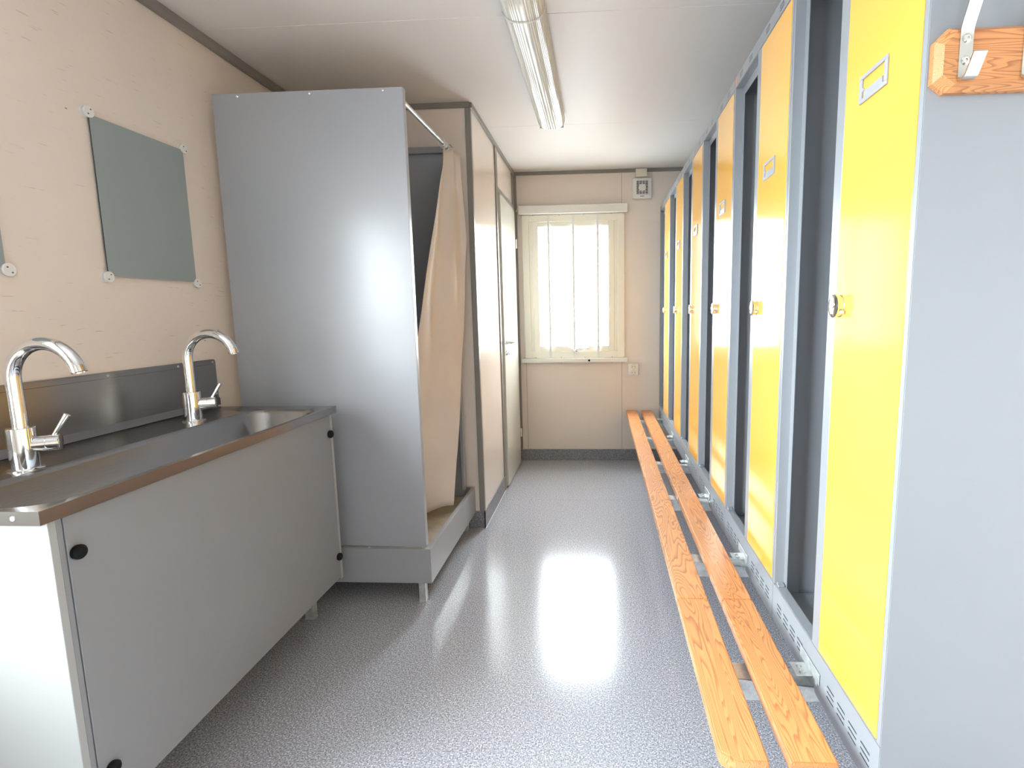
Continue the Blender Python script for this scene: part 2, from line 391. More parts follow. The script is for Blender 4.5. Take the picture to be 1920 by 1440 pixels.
# skirtings
b = BM(); box(b, XP, XR, YB-.007, YB, 0, .098); struct('baseboard_back', b, M['skirting'], 'speckled vinyl skirting under the window wall', 'baseboard')
b = BM(); box(b, XP, XP+.006, YP-.006, DY0-.062, 0, .104); struct('baseboard_partition_side', b, M['skirting'], 'speckled vinyl skirting along the partition side', 'baseboard')
b = BM(); box(b, XL, XP+.006, YP-.006, YP, 0, .104); struct('baseboard_partition_front', b, M['skirting'], 'speckled vinyl skirting on the partition front', 'baseboard')
b = BM(); box(b, XL, XL+.006, YF, YP-.01, 0, .10); struct('baseboard_left', b, M['skirting'], 'speckled vinyl skirting along the left wall', 'baseboard')
struct('trim_14', bx(XP+.006, XP+.012, YP-.01, DY0-.06, 0, .0012), M['seam'], 'pale weld line in the floor beside the partition', 'trim')
struct('trim_15', bx(XP+.01, XR, 3.494, 3.498, 0, .0006), M['floor'], 'faint cross joint in the vinyl floor', 'trim')

# ============================================================ FAR WINDOW
w = thing('window_1', 'bright window with cream frame in the far wall', 'window', (-.21, YB, .89), kind='structure')
def frame(bm, x0, x1, z0, z1, wd, y0, y1, bev=0.002):
    box(bm, x0, x0+wd, y0, y1, z0, z1, bev); box(bm, x1-wd, x1, y0, y1, z0, z1, bev)
    box(bm, x0+wd, x1-wd, y0, y1, z0, z0+wd, bev); box(bm, x0+wd, x1-wd, y0, y1, z1-wd, z1, bev); return bm
obj('window_frame', frame(BM(), -.627, .208, .887, 2.058, .055, YB-.016, YB+.10), M['cream'], w)
obj('casing', frame(BM(), -.575, .155, .922, 2.028, .035, YB-.005, YB+.09), M['cream'], w)
sash = obj('sash', frame(BM(), -.545, .125, .940, 2.012, .048, YB-.010, YB+.05, 0.003), M['cream'], w)
obj('pane', bx(-.500, .080, YB+.018, YB+.024, .985, 1.967), M['glass'], sash)
h = BM(); box(h, -.222, -.186, YB-.022, YB-.008, .938, .962, .003); cyl(h, (-.205, YB-.022, .950), (-.205, YB-.045, .950), .008)
tube(h, [(-.205, YB-.043, .950), (-.19, YB-.047, .962), (-.17, YB-.048, .966), (-.105, YB-.048, .968), (-.092, YB-.048, .968)], [.006, .006, .005, .005, .007], 12)
obj('handle', h, M['chrome'], sash, 40)
g = thing('window_guard', 'white window guard rails and three flat vertical bars over the window', 'window guard', (-.21, YB-.02, .85))
obj('top_rail', bx(-.649, .232, YB-.060, YB-.017, 2.061, 2.125, bev=.003), M['white'], g)
obj('bottom_rail', bx(-.654, .231, YB-.048, YB-.017, .852, .886, bev=.002), M['white'], g)
for xb in (-.409, -.207, -.008): obj('bar', bx(xb-.009, xb+.009, YB-.032, YB-.026, .870, 2.075), M['white'], g)
for xb in (-.63, -.535, -.32, -.12, .105, .205):
    for z in (.845, .893, 2.055, 2.131):
        s = BM(); lathe(s, (xb, YB-.017, z), (0, -1, 0), [(0, .0045), (.004, .0045), (.006, .002)], 12); obj('screw', s, M['zinc'], g)
s = BM(); lathe(s, (-.087, YB-.048, .868), (0, -1, 0), [(0, .009), (.003, .008)], 20); obj('lock', s, M['black'], g)
s = BM(); tube(s, [(-.668, YB-.001, 2.085), (-.668, YB-.03, 2.088), (-.656, YB-.042, 2.105), (-.650, YB-.042, 2.135)], .004, 10)
obj('cord_hook', s, M['white'], g, 40)

# left wall window beside the camera (outside the frame, seen as a reflection)
y0, y1, z0, z1 = WIN2
w = thing('window_2', 'window in the left wall beside the camera', 'window', (XL, (y0+y1)/2, z0), kind='structure')
b = BM()
for a in ((y0, y0+.05, z0, z1), (y1-.05, y1, z0, z1), (y0+.05, y1-.05, z0, z0+.05), (y0+.05, y1-.05, z1-.05, z1)): box(b, XL-.10, XL+.012, *a, .002)
obj('window_frame', b, M['cream'], w)
obj('pane', bx(XL-.06, XL-.054, y0+.05, y1-.05, z0+.05, z1-.05), M['glass'], w)
# unseen entrance door, added behind the camera to let in daylight
w = thing('added_door', 'unseen glazed entrance door added behind the camera for daylight', 'door', ((dx0+dx1)/2, YF-.03, 0), kind='structure')
b = BM(); box(b, dx0-.09, dx0, YF-.10, YF-.02, 0, dz1+.1, .002); box(b, dx1, dx1+.09, YF-.10, YF-.02, 0, dz1+.1, .002)
box(b, dx0, dx1, YF-.10, YF-.02, 0, dz0, .002); box(b, dx0, dx1, YF-.10, YF-.02, dz1, dz1+.1, .002)
obj('door_frame', b, M['white'], w); obj('pane', bx(dx0, dx1, YF-.065, YF-.057, dz0, dz1), M['glass'], w)

# ============================================================ DOOR IN THE PARTITION
d = thing('door_1', 'off-white flush door in the partition, standing slightly proud of its grey frame', 'door', (XP, DY1, .012), kind='structure')
leaf = obj('door_leaf', bx(XP-.022, XP+.022, DY0+.004, DY1-.006, .014, DZ-.004, bev=.002), M['doorleaf'], d)
obj('lock_plate', bx(XP-.006, XP+.008, DY0+.001, DY0+.004, .945, 1.125), M['zinc'], leaf)
for z in (.27, 1.82):
    b = BM(); cyl(b, (XP+.027, DY1, z-.035), (XP+.027, DY1, z+.035), .007, n=16); box(b, XP+.006, XP+.028, DY1, DY1+.018, z-.03, z+.03, .001)
    obj('hinge', b, M['white'], leaf, 40)
hy = DY0+.06
b = BM(); lathe(b, (XP+.022, hy, 1.062), (1, 0, 0), [(0, .020), (.006, .020), (.008, .012), (.045, .010)], 24)
tube(b, [(XP+.062, hy, 1.062), (XP+.070, hy+.01, 1.062), (XP+.072, hy+.03, 1.062), (XP+.072, hy+.115, 1.062)], .008, 14)
obj('handle', b, M['chrome'], leaf, 40)
b = BM(); lathe(b, (XP+.022, hy, .985), (1, 0, 0), [(0, .019), (.007, .018), (.009, .008), (.018, .008)], 24); box(b, XP+.03, XP+.046, hy-.003, hy+.003, .972, .992, .001)
obj('keyhole_rosette', b, M['chrome'], leaf, 40)

# ============================================================ EXTRACTOR FAN, JUNCTION BOX, SOCKET
f = thing('extractor_fan', 'square white extractor fan high on the far wall', 'fan', (.351, YB, 2.164))
b = BM(); box(b, .273, .429, YB-.022, YB, 2.164, 2.327, .008, 3); hous = obj('housing', b, M['white'], f, 40)
b = BM(); box(b, .305, .398, YB-.0232, YB-.021, 2.198, 2.303); obj('fan_opening_shade', b, M['dark'], f)  # flat dark sheet, painted as the shade behind the grille
b = BM()
for i in range(9): z = 2.203+i*.0118; box(b, .304, .399, YB-.027, YB-.0235, z-.0020, z+.0020)
for i in range(5): x = .304+i*.0235; box(b, x-.0016, x+.0016, YB-.0275, YB-.0235, 2.197, 2.304)
obj('grille', b, M['white'], f)
b = BM(); lathe(b, (.351, YB-.0235, 2.250), (0, -1, 0), [(0, .029), (.002, .029), (.0025, .027)], 32); obj('fan_hub', b, M['beigeplastic'], f)
b = BM(); box(b, .334, .368, YB-.0228, YB-.0215, 2.181, 2.186); obj('maker_mark', b, M['ink'], f)
b = BM(); lathe(b, (.418, YB-.022, 2.302), (0, -1, 0), [(0, .010), (.004, .010), (.005, .008)], 20); obj('screw_cap', b, M['white'], f)
tag(obj('junction_box', bx(.299, .388, YB-.035, YB-.0125, 2.331, 2.393, bev=.003), M['beigeplastic']), 'small beige junction box above the extractor fan', 'junction box')
s = thing('wall_socket', 'white double wall socket right below the window sill rail', 'socket', (.281, YB, .735))
obj('cover_plate', bx(.238, .325, YB-.030, YB, .735, .837, bev=.005, seg=3), M['white'], s, 40)
for z in (.762, .810):
    b = BM(); torus(b, (.283, YB-.0305, z), (0, 1, 0), .0195, .0022); lathe(b, (.283, YB-.0302, z), (0, -1, 0), [(0, .0175), (.0006, .0175)], 24)
    so = obj('socket_well', b, M['beigeplastic'], s, 40)
    b = BM()
    for dx in (-.0095, .0095): lathe(b, (.283+dx, YB-.0310, z), (0, -1, 0), [(0, .0028), (.0006, .0028)], 12)
    obj('pin_hole', b, M['black'], so)

# ============================================================ CEILING LAMP
LX, LY0, LY1 = -.268, 1.742, 3.262
l = thing('ceiling_lamp', 'long fluorescent ceiling fitting with clear ribbed cover', 'lamp', (LX, (LY0+LY1)/2, H))
obj('mounting_tray', bx(LX-.052, LX+.052, LY0+.02, LY1-.02, H-.030, H, bev=.004), M['white'], l)
def dif_profile(k=1.0):
    pts = []; n = 60
    for i in range(n+1):
        a = math.pi*i/n
        rr = 1.0 + 0.012*math.cos(i*math.pi)
        pts.append((LX-math.copysign(abs(math.cos(a))**0.75, math.cos(a))*.078*rr*k, H-.018-(math.sin(a)**0.8)*.060*rr*k))
    return pts
b = BM(); prof = dif_profile(); rings = []
for y, k in ((LY0, .90), (LY0+.012, 1.0), (LY1-.012, 1.0), (LY1, .90)):
    rings.append([b.verts.new((LX+(x-LX)*k, y, H-.018+(z-H+.018)*k)) for x, z in prof])
for A, B in zip(rings, rings[1:]):
    for i in range(len(prof)-1): b.faces.new((A[i], A[i+1], B[i+1], B[i]))
b.faces.new(rings[0]); b.faces.new(rings[-1][::-1])
obj('ribbed_cover', b, M['diffuser'], l)
for y in (2.093, 3.0):
    b = BM(); pr = dif_profile(1.03); A = [b.verts.new((x, y-.006, z)) for x, z in pr]; B = [b.verts.new((x, y+.006, z)) for x, z in pr]
    for i in range(len(pr)-1): b.faces.new((A[i], A[i+1], B[i+1], B[i]))
    if y < 2.5: obj('cover_band', b, M['ceiling'], l)
    else: b.free()
obj('reflector', prism(BM(), [(LX-.045, LY0+.03, H-.031), (LX-.012, LY0+.03, H-.046), (LX+.012, LY0+.03, H-.046), (LX+.045, LY0+.03, H-.031)], (0, LY1-LY0-.06, 0)), M['white'], l)
for dx in (-.03, .03):
    b = BM(); cyl(b, (LX+dx, LY0+.05, H-.058), (LX+dx, LY1-.05, H-.058), .0125, n=24); obj('fluorescent_tube', b, M['white'], l, 40)
for y in (2.03, 2.35, 2.55, 2.78):
    b = BM(); box(b, LX-.035, LX+.035, y-.010, y+.010, H-.064, H-.047, .002); obj('lamp_holder', b, M['white'], l)
obj('end_cap', bx(LX-.070, LX+.070, LY1-.003, LY1+.004, H-.068, H-.012, bev=.003), M['white'], l)

# ============================================================ LOCKERS
Z0, Z1 = .359, 2.098
def make_locker(n):
    L = thing('locker', '', 'locker', (XF, n, Z0), 'lockers along the right wall')
    gm = M['locker_grey']; P = .596; xb = XR-.006
    for ya, yb in ((n, n+.0015), (n+P-.0015, n+P-.0003)): obj('side_panel', bx(XF+.001, xb, ya, yb, Z0+.012, Z1), gm, L)
    obj('back_panel', bx(xb-.0015, xb, n+.002, n+P-.002, Z0+.02, Z1-.001), gm, L)
    obj('divider', bx(XF+.03, xb-.002, n+.293, n+.2945, Z0+.08, Z1-.002), gm, L)
    obj('floor_panel', bx(XF+.003, xb-.002, n+.002, n+P-.002, .452, .4535), gm, L)
    obj('top_panel', bx(XF+.001, xb-.0005, n+.0016, n+P-.0016, Z1-.0025, Z1-.0005), gm, L)
    # front frame: flanges, centre post, header, sill, with a recessed lip round the open bay
    b = BM(); D = .027; za, zb = .4855, 2.0585
    box(b, XF, XF+D, n+.0016, n+.013, za, zb); box(b, XF, XF+D, n+.276, n+.311, za, zb, .001, 1); box(b, XF, XF+D, n+.583, n+P-.0016, za, zb)
    box(b, XF+D-.0015, XF+D, n+.560, n+.583, za, zb); box(b, XF+D-.0015, XF+D, n+.311, n+.334, za, zb)
    box(b, XF+.0016, XF+D, n+.013, n+P-.013, .4835, .4853); box(b, XF+.0016, XF+D, n+.013, n+P-.013, 2.0587, 2.0605)
    box(b, XF+D-.0015, XF+D, n+.334, n+.560, 2.030, 2.0587)
    obj('front_frame', b, gm, L)
    b = BM(); holes = []
    for oy in (.078, .200, .378, .493):
        for k in range(3): z = 2.0715+k*.0065; holes.append((n+oy, n+oy+.036, z, z+.0028))
    plate(b, XF, n+.0016, n+P-.0016, 2.0606, Z1, holes); obj('header', b, gm, L)
    b = BM(); holes = []
    for oy in (.033, .084, .135, .186, .366, .418, .470, .522):
        for k in range(3): z = .4125+k*.0125; holes.append((n+oy, n+oy+.035, z, z+.0046))
    plate(b, XF, n+.0016, n+P-.0016, .388, .4834, holes)
    pts = [(XF, .388), (XF+.0012, .376), (XF+.005, .366), (XF+.013, .3605), (XF+.024, .3592)]
    for (xa, z_a), (xc, z_c) in zip(pts, pts[1:]):
        q = [b.verts.new(p) for p in ((xa, n+.0016, z_a), (xa, n+P-.0016, z_a), (xc, n+P-.0016, z_c), (xc, n+.0016, z_c))]; b.faces.new(q)
    obj('kickplate', b, gm, L)
    obj('slot_shade_sheet', bx(XF+.012, XF+.0135, n+.003, n+P-.003, .392, .482), M['dark'], L)  # near-black sheet added behind the slots so they read as shaded
    b = BM(); box(b, XF+.004, XF+.022, n+.562, n+.581, .4856, .492, .001, 1)
    lathe(b, (XF+.004, n+.566, .497), (-1, 0, 0), [(0, .003), (.002, .003), (.003, .0015)], 10)
    obj('pivot_block', b, M['zinc'], L)
    # door
    dr = obj('door', bx(XF-.0005, XF+.018, n+.0155, n+.2735, .4885, 2.056, bev=.0016), M['yellow'], L)
    # name frame
    b = BM(); ya, yb, zc, zd = n+.110, n+.208, 1.650, 1.699; x0, x1 = XF-.0045, XF-.0006
    for a in ((ya, yb, zd-.007, zd), (ya, yb, zc, zc+.008), (ya, ya+.009, zc+.008, zd-.007), (yb-.009, yb, zc+.008, zd-.007)): box(b, x0, x1, *a, .0008, 1)
    box(b, XF-.003, XF-.0006, ya+.016, yb-.016, zc+.008, zc+.020)
    for yy in (ya+.0095, yb-.0095): lathe(b, (XF-.0006, yy, zc+.024), (-1, 0, 0), [(0, .0038), (.0018, .0038), (.0026, .002)], 12)
    obj('name_frame', b, M['pale_metal'], dr)
    # round coin lock with hasp
    yc, zc = n+.249, 1.274
    b = BM(); lathe(b, (XF-.0006, yc, zc), (-1, 0, 0), [(0, .0225), (.0015, .0225), (.002, .0210), (.011, .0210), (.0115, .0238), (.0148, .0238), (.0162, .0215), (.0165, .006)], 40)
    lathe(b, (XF-.0170, yc, zc+.003), (-1, 0, 0), [(0, .0085), (.0014, .008)], 20); box(b, XF-.0180, XF-.0164, yc-.006, yc+.006, zc-.016, zc-.010, .0004, 1)
    lathe(b, (XF-.0170, yc, zc+.0155), (-1, 0, 0), [(0, .0042), (.0008, .004)], 16)
    lo = obj('door_lock', b, M['chrome'], dr, 35)
    obj('hasp', bx(XF-.0105, XF-.0035, yc-.0265, yc-.020, zc-.016, zc-.009, bev=.001, seg=1), M['zinc'], dr)
    return L
N0, PITCH_L = .8935, .5965
locker = make_locker(N0)
locker['label'] = 'locker nearest the camera, yellow door and large grey side panel facing us'
LABELS = ['second locker from the camera, faded red sticker at its far top corner',
          'third locker from the camera, its yellow door half whitened by the window reflection',
          'fourth locker from the camera, in the middle of the far half of the row',
          'fifth locker from the camera, next to the last one by the far wall',
          'last locker of the row, standing against the far window wall']
for i, lb in enumerate(LABELS):
    L = dup(locker, (XF, N0+PITCH_L*(i+1), Z0), lb)
    if i == 0: obj('sticker', bx(XF-.0006, XF-.0001, N0+PITCH_L+.565, N0+PITCH_L+.590, 2.068, 2.094), M['pink'], L)

# ============================================================ BENCH
ZB, BT = .441, .032
bn = thing('bench', 'long wooden slat bench on galvanised arms in front of the lockers', 'bench', (.34, 2.67, 0))
def slat(x0, x1, y0, y1, cham, m):
    b = BM(); c = .022
    pts = [(x0, y0+c), (x0+.031, y0), (x1, y0), (x1, y1), (x0, y1)] if cham else [(x0, y0), (x1, y0), (x1, y1), (x0, y1)]
    prism(b, [(x, y, ZB-BT) for x, y in pts], (0, 0, BT))
    bmesh.ops.bevel(b, geom=[e for e in b.edges], offset=.0035, segments=2, affect='EDGES')
    return obj('seat_slat', b, m, bn, 40)
JY = 1.469
slat(.2215, .3085, .903, JY-.0004, True, M['slat']); slat(.2215, .3085, JY+.0004, 4.470, False, M['slat'])
slat(.3487, .4340, .903, JY-.0004, False, M['slat2']); slat(.3487, .4340, JY+.0004, 4.462, False, M['slat2'])
for yb in (1.180, 1.778, 2.400, 2.975, 3.590, 4.185):
    b = BM(); box(b, .252, .800, yb, yb+.0025, .349, .404); box(b, .252, .800, yb, yb+.062, .4065, .4088)
    box(b, .252, .800, yb-.0005, yb+.004, .403, .4088); box(b, .252, .800, yb+.0595, yb+.062, .349, .404); box(b, .252, .2545, yb, yb+.062, .349, .4065)
    box(b, .252, .800, yb, yb+.062, .349, .3512) if False else None
    for v in b.verts:
        if v.co.x > XF-.004 and v.co.z > .356: v.co.z = min(v.co.z, .3565)
    arm = obj('support_arm', b, M['zinc'], bn)
    b = BM(); box(b, XF-.0035, XF-.001, yb-.030, yb+.085, .412, .440, .0008, 1)
    box(b, XF-.040, XF-.001, yb+.006, yb+.056, .4092, .4116, .0008, 1)
    for yy in (yb+.018, yb+.040): lathe(b, (XF-.022, yy, .4116), (0, 0, 1), [(0, .0065), (.004, .0065), (.0055, .003)], 6)
    box(b, XF-.0045, XF-.003, yb-.022, yb-.012, .405, .436)
    obj('mounting_clip', b, M['zinc'], arm)
    obj('leg', bx(.765, .795, yb+.012, yb+.042, 0, .356), M['zinc'], bn)
for x0, x1, y, z in ((.346, .351, 2.325, ZB-.028), (.346, .351, 2.639, ZB-.028), (.219, .2235, 1.972, ZB-.028)):
    obj('dowel_mark', bx(x0, x1-.002, y-.006, y+.006, z, ZB-.004), M['trim'], bn)

# ============================================================ COAT HOOK RACK
RY = N0-.0005
rk = thing('hook_rack', 'varnished pine coat rack board with steel hooks on the locker side panel', 'coat rack', (.60, RY, 1.581))
def rackboard():
    b = BM(); x0, x1, z0, z1, c = .5015, 1.03, 1.5875, 1.6775, .018
    def ring(i, y):
        a0, a1, b0, b1 = x0+i, x1-i, z0+i, z1-i; k = c
        return [b.verts.new(p) for p in ((a0, y, b0+k*.75), (a0+k, y, b0), (a1, y, b0), (a1, y, b1), (a0+k, y, b1), (a0, y, b1-k))]
    R = [ring(0, RY), ring(0, RY-.010), ring(.0085, RY-.0215)]
    for A, B in zip(R, R[1:]):
        for i in range(6): b.faces.new((A[i], A[(i+1) % 6], B[(i+1) % 6], B[i]))
    b.faces.new(R[0][::-1]); b.faces.new(R[-1]); return b
obj('board', rackboard(), M['rackwood'], rk)
yf = RY-.0215
for i in range(6):
    x = .5385+i*.0895
    path = [(x, yf-.070, 1.800), (x, yf-.062, 1.790), (x, yf-.030, 1.728), (x, yf-.006, 1.680), (x, yf-.0022, 1.671), (x, yf-.0017, 1.660), (x, yf-.0017, 1.610)]
    for k in range(1, 9):
        a = math.pi*k/9*.86; path.append((x, yf-.0017-.010*(1-math.cos(a)), 1.608-.009*math.sin(a)))
    path += [(x, yf-.026, 1.612), (x, yf-.034, 1.6245), (x, yf-.0355, 1.626)]
    b = BM(); strip(b, path, None, (.0185, 0, 0), .0028)
    bmesh.ops.bevel(b, geom=[e for e in b.edges if e.calc_face_angle(0) > 1.2], offset=.0006, segments=1, affect='EDGES')
    hk = obj('hook', b, M['nickel'], rk, 40)
    for z in (1.657, 1.627):
        b = BM(); lathe(b, (x, yf-.003, z), (0, -1, 0), [(0, .0062), (.0012, .0062), (.0022, .0048), (.0022, .0022), (.0008, .0020)], 24)
        obj('screw', b, M['chrome'], hk, 35)

# ============================================================ SHOWER CUBICLE
YS, XS0, XS1 = 2.190, -1.548, -.766
sh = thing('shower_cubicle', 'grey panelled shower cubicle with raised tray in the left corner', 'shower', (-1.15, 2.6, 0))
b = BM(); box(b, XS0, XS1, YS, YS+.0035, .257, 2.158, .001, 1); box(b, XS1-.004, XS1, YS+.0035, YS+.028, .257, 2.158); box(b, XS0, XS0+.004, YS+.0035, YS+.028, .257, 2.158)
box(b, XS0+.004, XS1-.004, YS+.0035, YS+.026, 2.152, 2.157)
pn = obj('near_panel', b, M['grey_gloss'], sh)
for x in (-1.441, -1.143, -.845):
    s = BM(); lathe(s, (x, YS, 2.1465), (0, -1, 0), [(0, .0055), (.002, .0055), (.004, .0035), (.005, .001)], 14); obj('screw', s, M['chrome'], pn, 40)
b = BM(); box(b, XL+.004, XL+.010, YS+.075, 2.972, .20, 2.15); obj('wall_panel', b, M['grey'], sh)
b = BM(); box(b, XL+.02, -.792, 2.975, 2.980, .20, 2.166); box(b, -.802, -.785, 2.945, 2.985, .255, 2.166, .001, 1)
obj('far_panel', b, M['grey'], sh)
b = BM(); box(b, XL+.02, -.80, 2.955, 2.975, 2.128, 2.150, .002); obj('top_rail', b, M['grey'], sh)
tr = BM(); X0, X1, Y0, Y1, ZA, ZC_ = XL+.03, -.742, 2.168, YP-.006, .098, .255
box(tr, X1-.0025, X1, Y0, Y1, ZA, ZC_, .0008, 1); box(tr, X0, X1-.003, Y0, Y0+.0025, ZA, ZC_, .0008, 1)
box(tr, X1-.018, X1-.002, Y0+.002, Y1, ZC_-.004, ZC_); box(tr, X0, X1-.018, Y0+.002, Y0+.021, ZC_-.004, ZC_)
box(tr, X1-.020, X1-.0175, Y0+.02, Y1-.02, .205, ZC_-.001); box(tr, X0, X1-.018, Y1-.02, Y1-.002, ZC_-.004, ZC_)
ty = obj('tray', tr, M['grey'], sh)
obj('tray_floor', bx(X0+.002, X1-.0205, Y0+.022, Y1-.004, .188, .207), M['tray'], ty)
for x in (-1.02, -.778):
    s = BM(); lathe(s, (x, YS-.008, ZC_), (0, 0, 1), [(0, .006), (.002, .006), (.003, .003)], 12); obj('screw', s, M['zinc'], ty)
for x, y in ((-.812, 2.188), (-.812, 2.955), (-1.53, 2.188), (-1.53, 2.955)):
    b = BM(); box(b, x, x+.003, y, y+.032, .002, .100); box(b, x, x+.030, y, y+.003, .002, .100); box(b, x-.001, x+.032, y-.001, y+.034, 0, .0025); box(b, x+.0285, x+.031, y, y+.032, .002, .1)
    obj('leg', b, M['zinc'], sh)
rail = BM(); tube(rail, [(-.782, YS+.004, 2.118), (-.782, 2.6, 2.124), (-.782, 2.975, 2.130)], .0095, 20)
obj('curtain_rail', rail, M['zinc'], sh, 40)
# curtain
cu = thing('shower_curtain', 'beige shower curtain bunched at the far end of the shower rail', 'curtain', (-.80, 2.87, .26))
LV = [(2.118, (-.735, 2.950), (-.786, 2.775)), (2.02, (-.733, 2.945), (-.790, 2.770)), (1.92, (-.728, 2.940), (-.806, 2.745)), (1.65, (-.714, 2.925), (-.832, 2.670)), (1.35, (-.730, 2.905), (-.862, 2.585)),
      (.95, (-.752, 2.850), (-.905, 2.50)), (.55, (-.770, 2.765), (-.945, 2.44)), (.262, (-.786, 2.690), (-.985, 2.47))]
def lerp_level(z):
    for (za, fa, na), (zb, fb, nb) in zip(LV, LV[1:]):
        if zb <= z <= za:
            k = (za-z)/(za-zb); k2 = k
            return tuple(fa[i]+(fb[i]-fa[i])*k2 for i in (0, 1)), tuple(na[i]+(nb[i]-na[i])*k2 for i in (0, 1))
    return LV[-1][1], LV[-1][2]
b = BM(); NU, NV = 90, 70; grid = []
for j in range(NV+1):
    v = j/NV; z = 2.118+(.262-2.118)*v; fa, ne = lerp_level(z)
    dx, dy = ne[0]-fa[0], ne[1]-fa[1]; ln = math.hypot(dx, dy); nx, ny = -dy/ln, dx/ln
    row = []
    for i in range(NU+1):
        u = i/NU
        amp = (.012*(1-v)**1.5+.003)*math.sin(min(1, u/.10)*math.pi/2)
        wv = amp*math.sin(u*2*math.pi*1.7+1.3*v+.4)+.006*v*math.sin(u*11+v*5)+.0025*math.sin(v*23+u*7)
        bulge = .018*math.sin(u*math.pi)*(1-.4*v)
        row.append(b.verts.new((fa[0]+dx*u-nx*(wv+bulge)*-1*(-1), fa[1]+dy*u-ny*(wv+bulge)*-1*(-1), z+.020*u*v*0+.004*math.sin(u*9)*v)))
    grid.append(row)
for j in range(NV):
    for i in range(NU): b.faces.new((grid[j][i], grid[j][i+1], grid[j+1][i+1], grid[j+1][i]))
c_ = obj('curtain_cloth', b, M['curtain'], cu, 60)
sm = c_.modifiers.new('thickness', 'SOLIDIFY'); sm.thickness = .0018
for y in (2.765, 2.80, 2.84, 2.88, 2.92):
    s = BM(); torus(s, (-.782, y, 2.122), (.15, 1, 0), .0185, .0022); obj('curtain_ring', s, M['white'], cu, 60)

# ============================================================ SINK CABINET
XC, CY0, CY1, ZCT = -1.0709, .917, 2.078, .907
cb = thing('sink_cabinet', 'grey wash cabinet with one long removable front panel', 'cabinet', (-1.34, 1.5, 0))
fx = -1.091
b = BM(); box(b, XL+.002, fx, .947, .963, .172, .879, .001, 1); obj('side_panel', b, M['cabside'], cb)
b = BM(); box(b, XL+.002, fx, 2.060, 2.076, .172, .879, .001, 1); obj('side_panel', b, M['cabside'], cb)
b = BM(); box(b, fx-.018, fx, .9632, .9745, .172, .879, .0008, 1); box(b, fx-.018, fx, 2.0512, 2.0598, .172, .879, .0008, 1)
box(b, fx-.018, fx-.004, .9745, 2.0512, .862, .879); box(b, XL+.004, fx-.02, .9632, 2.0598, .19, .206); obj('carcass', b, M['cab'], cb)
dp = obj('front_panel', bx(fx-.016, fx+.0015, .9765, 2.0495, .183, .872, bev=.001, seg=1), M['cab'], cb)
for y, z in ((.994, .791), (2.0440, .797), (2.0440, .277), (1.003, .282)):
    b = BM(); lathe(b, (fx+.0015, y, z), (1, 0, 0), [(0, .0145), (.006, .0155), (.010, .0150), (.013, .0125), (.014, .0095), (.0132, .0060), (.0130, .001)], 32)
    obj('turn_button', b, M['black'], dp, 40)
for x, y in ((-1.248, 2.035), (-1.248, .985), (XL+.05, 2.035), (XL+.05, .985)):
    b = BM(); box(b, x, x+.038, y, y+.030, .003, .19, .001, 1); box(b, x-.0015, x+.0395, y-.0015, y+.0315, 0, .004); obj('leg', b, M['zinc'], cb)

# worktop with trough
ct = thing('wash_trough', 'long stainless steel wash trough with splashback on the grey cabinet', 'sink', (-1.33, 1.5, .879))
def rrect(x0, x1, y0, y1, r, n=12):
    pts = []
    for cx, cy, a0 in ((x1-r, y1-r, 0), (x0+r, y1-r, 90), (x0+r, y0+r, 180), (x1-r, y0+r, 270)):
        for k in range(n+1): a = math.radians(a0+90*k/n); pts.append((cx+r*math.cos(a), cy+r*math.sin(a)))
    return pts
b = BM(); ox0, ox1, oy0, oy1 = XL+.001, XC, CY0, CY1
def loop(pts, z): return [b.verts.new((x, y, z)) for x, y in pts]
inner = rrect(-1.372, -1.087, .938, 2.004, .075)
def to_outer(p):
    x, y = p; cx, cy = (-1.372-1.087)/2, (.938+2.004)/2
    best = None
    # corner vertices map onto the outer rectangle
    ix0, ix1, iy0, iy1 = -1.372, -1.087, .938, 2.004
    k = .075*(1-.7071)
    X = ox0 if x < ix0+k+.0005 else (ox1 if x > ix1-k-.0005 else ox0+(x-ix0)/(ix1-ix0)*(ox1-ox0))
    Y = oy0 if y < iy0+k+.0005 else (oy1 if y > iy1-k-.0005 else oy0+(y-iy0)/(iy1-iy0)*(oy1-oy0))
    return X, Y
outer = [to_outer(p) for p in inner]
def scale_in(pts, d):
    x0, x1, y0, y1 = -1.372+d, -1.087-d, .938+d, 2.004-d; return rrect(x0, x1, y0, y1, max(.02, .075-d*.5))
LP = [loop(outer, ZCT-.028), loop(outer, ZCT-.0008), loop(outer, ZCT), loop(inner, ZCT), loop(scale_in(inner, .003), ZCT-.002), loop(scale_in(inner, .010), ZCT-.014), loop(scale_in(inner, .028), ZCT-.075), loop(scale_in(inner, .050), ZCT-.098), loop(scale_in(inner, .085), ZCT-.105)]
for A, B in zip(LP, LP[1:]):
    n = len(A)
    for i in range(n): b.faces.new((A[i], A[(i+1) % n], B[(i+1) % n], B[i]))
b.faces.new(LP[-1])
bmesh.ops.remove_doubles(b, verts=b.verts[:], dist=1e-6)
obj('basin_top', b, M['steel'], ct, 30)
sp = BM(); yb1 = 2.116
pts = [(.925, .909), (yb1, .909), (yb1, .935), (yb1-.008, .945), (yb1-.008, 1.086)]
for k in range(7): a = math.radians(15*k); pts.append((yb1-.020+.012*math.cos(a), 1.088+.012*math.sin(a)))
pts += [(.925, 1.100)]
prism(sp, [(XL+.001, y, z) for y, z in pts], (.010, 0, 0))
box(sp, XL+.010, XL+.0125, .925, yb1-.012, 1.080, 1.0975, .001, 1)
prism(sp, [(XL+.011, .917, .9085), (XL+.030, .917, .9085), (XL+.011, .917, .930)], (0, 1.16, 0))
bk = obj('splashback', sp, M['steel'], ct)
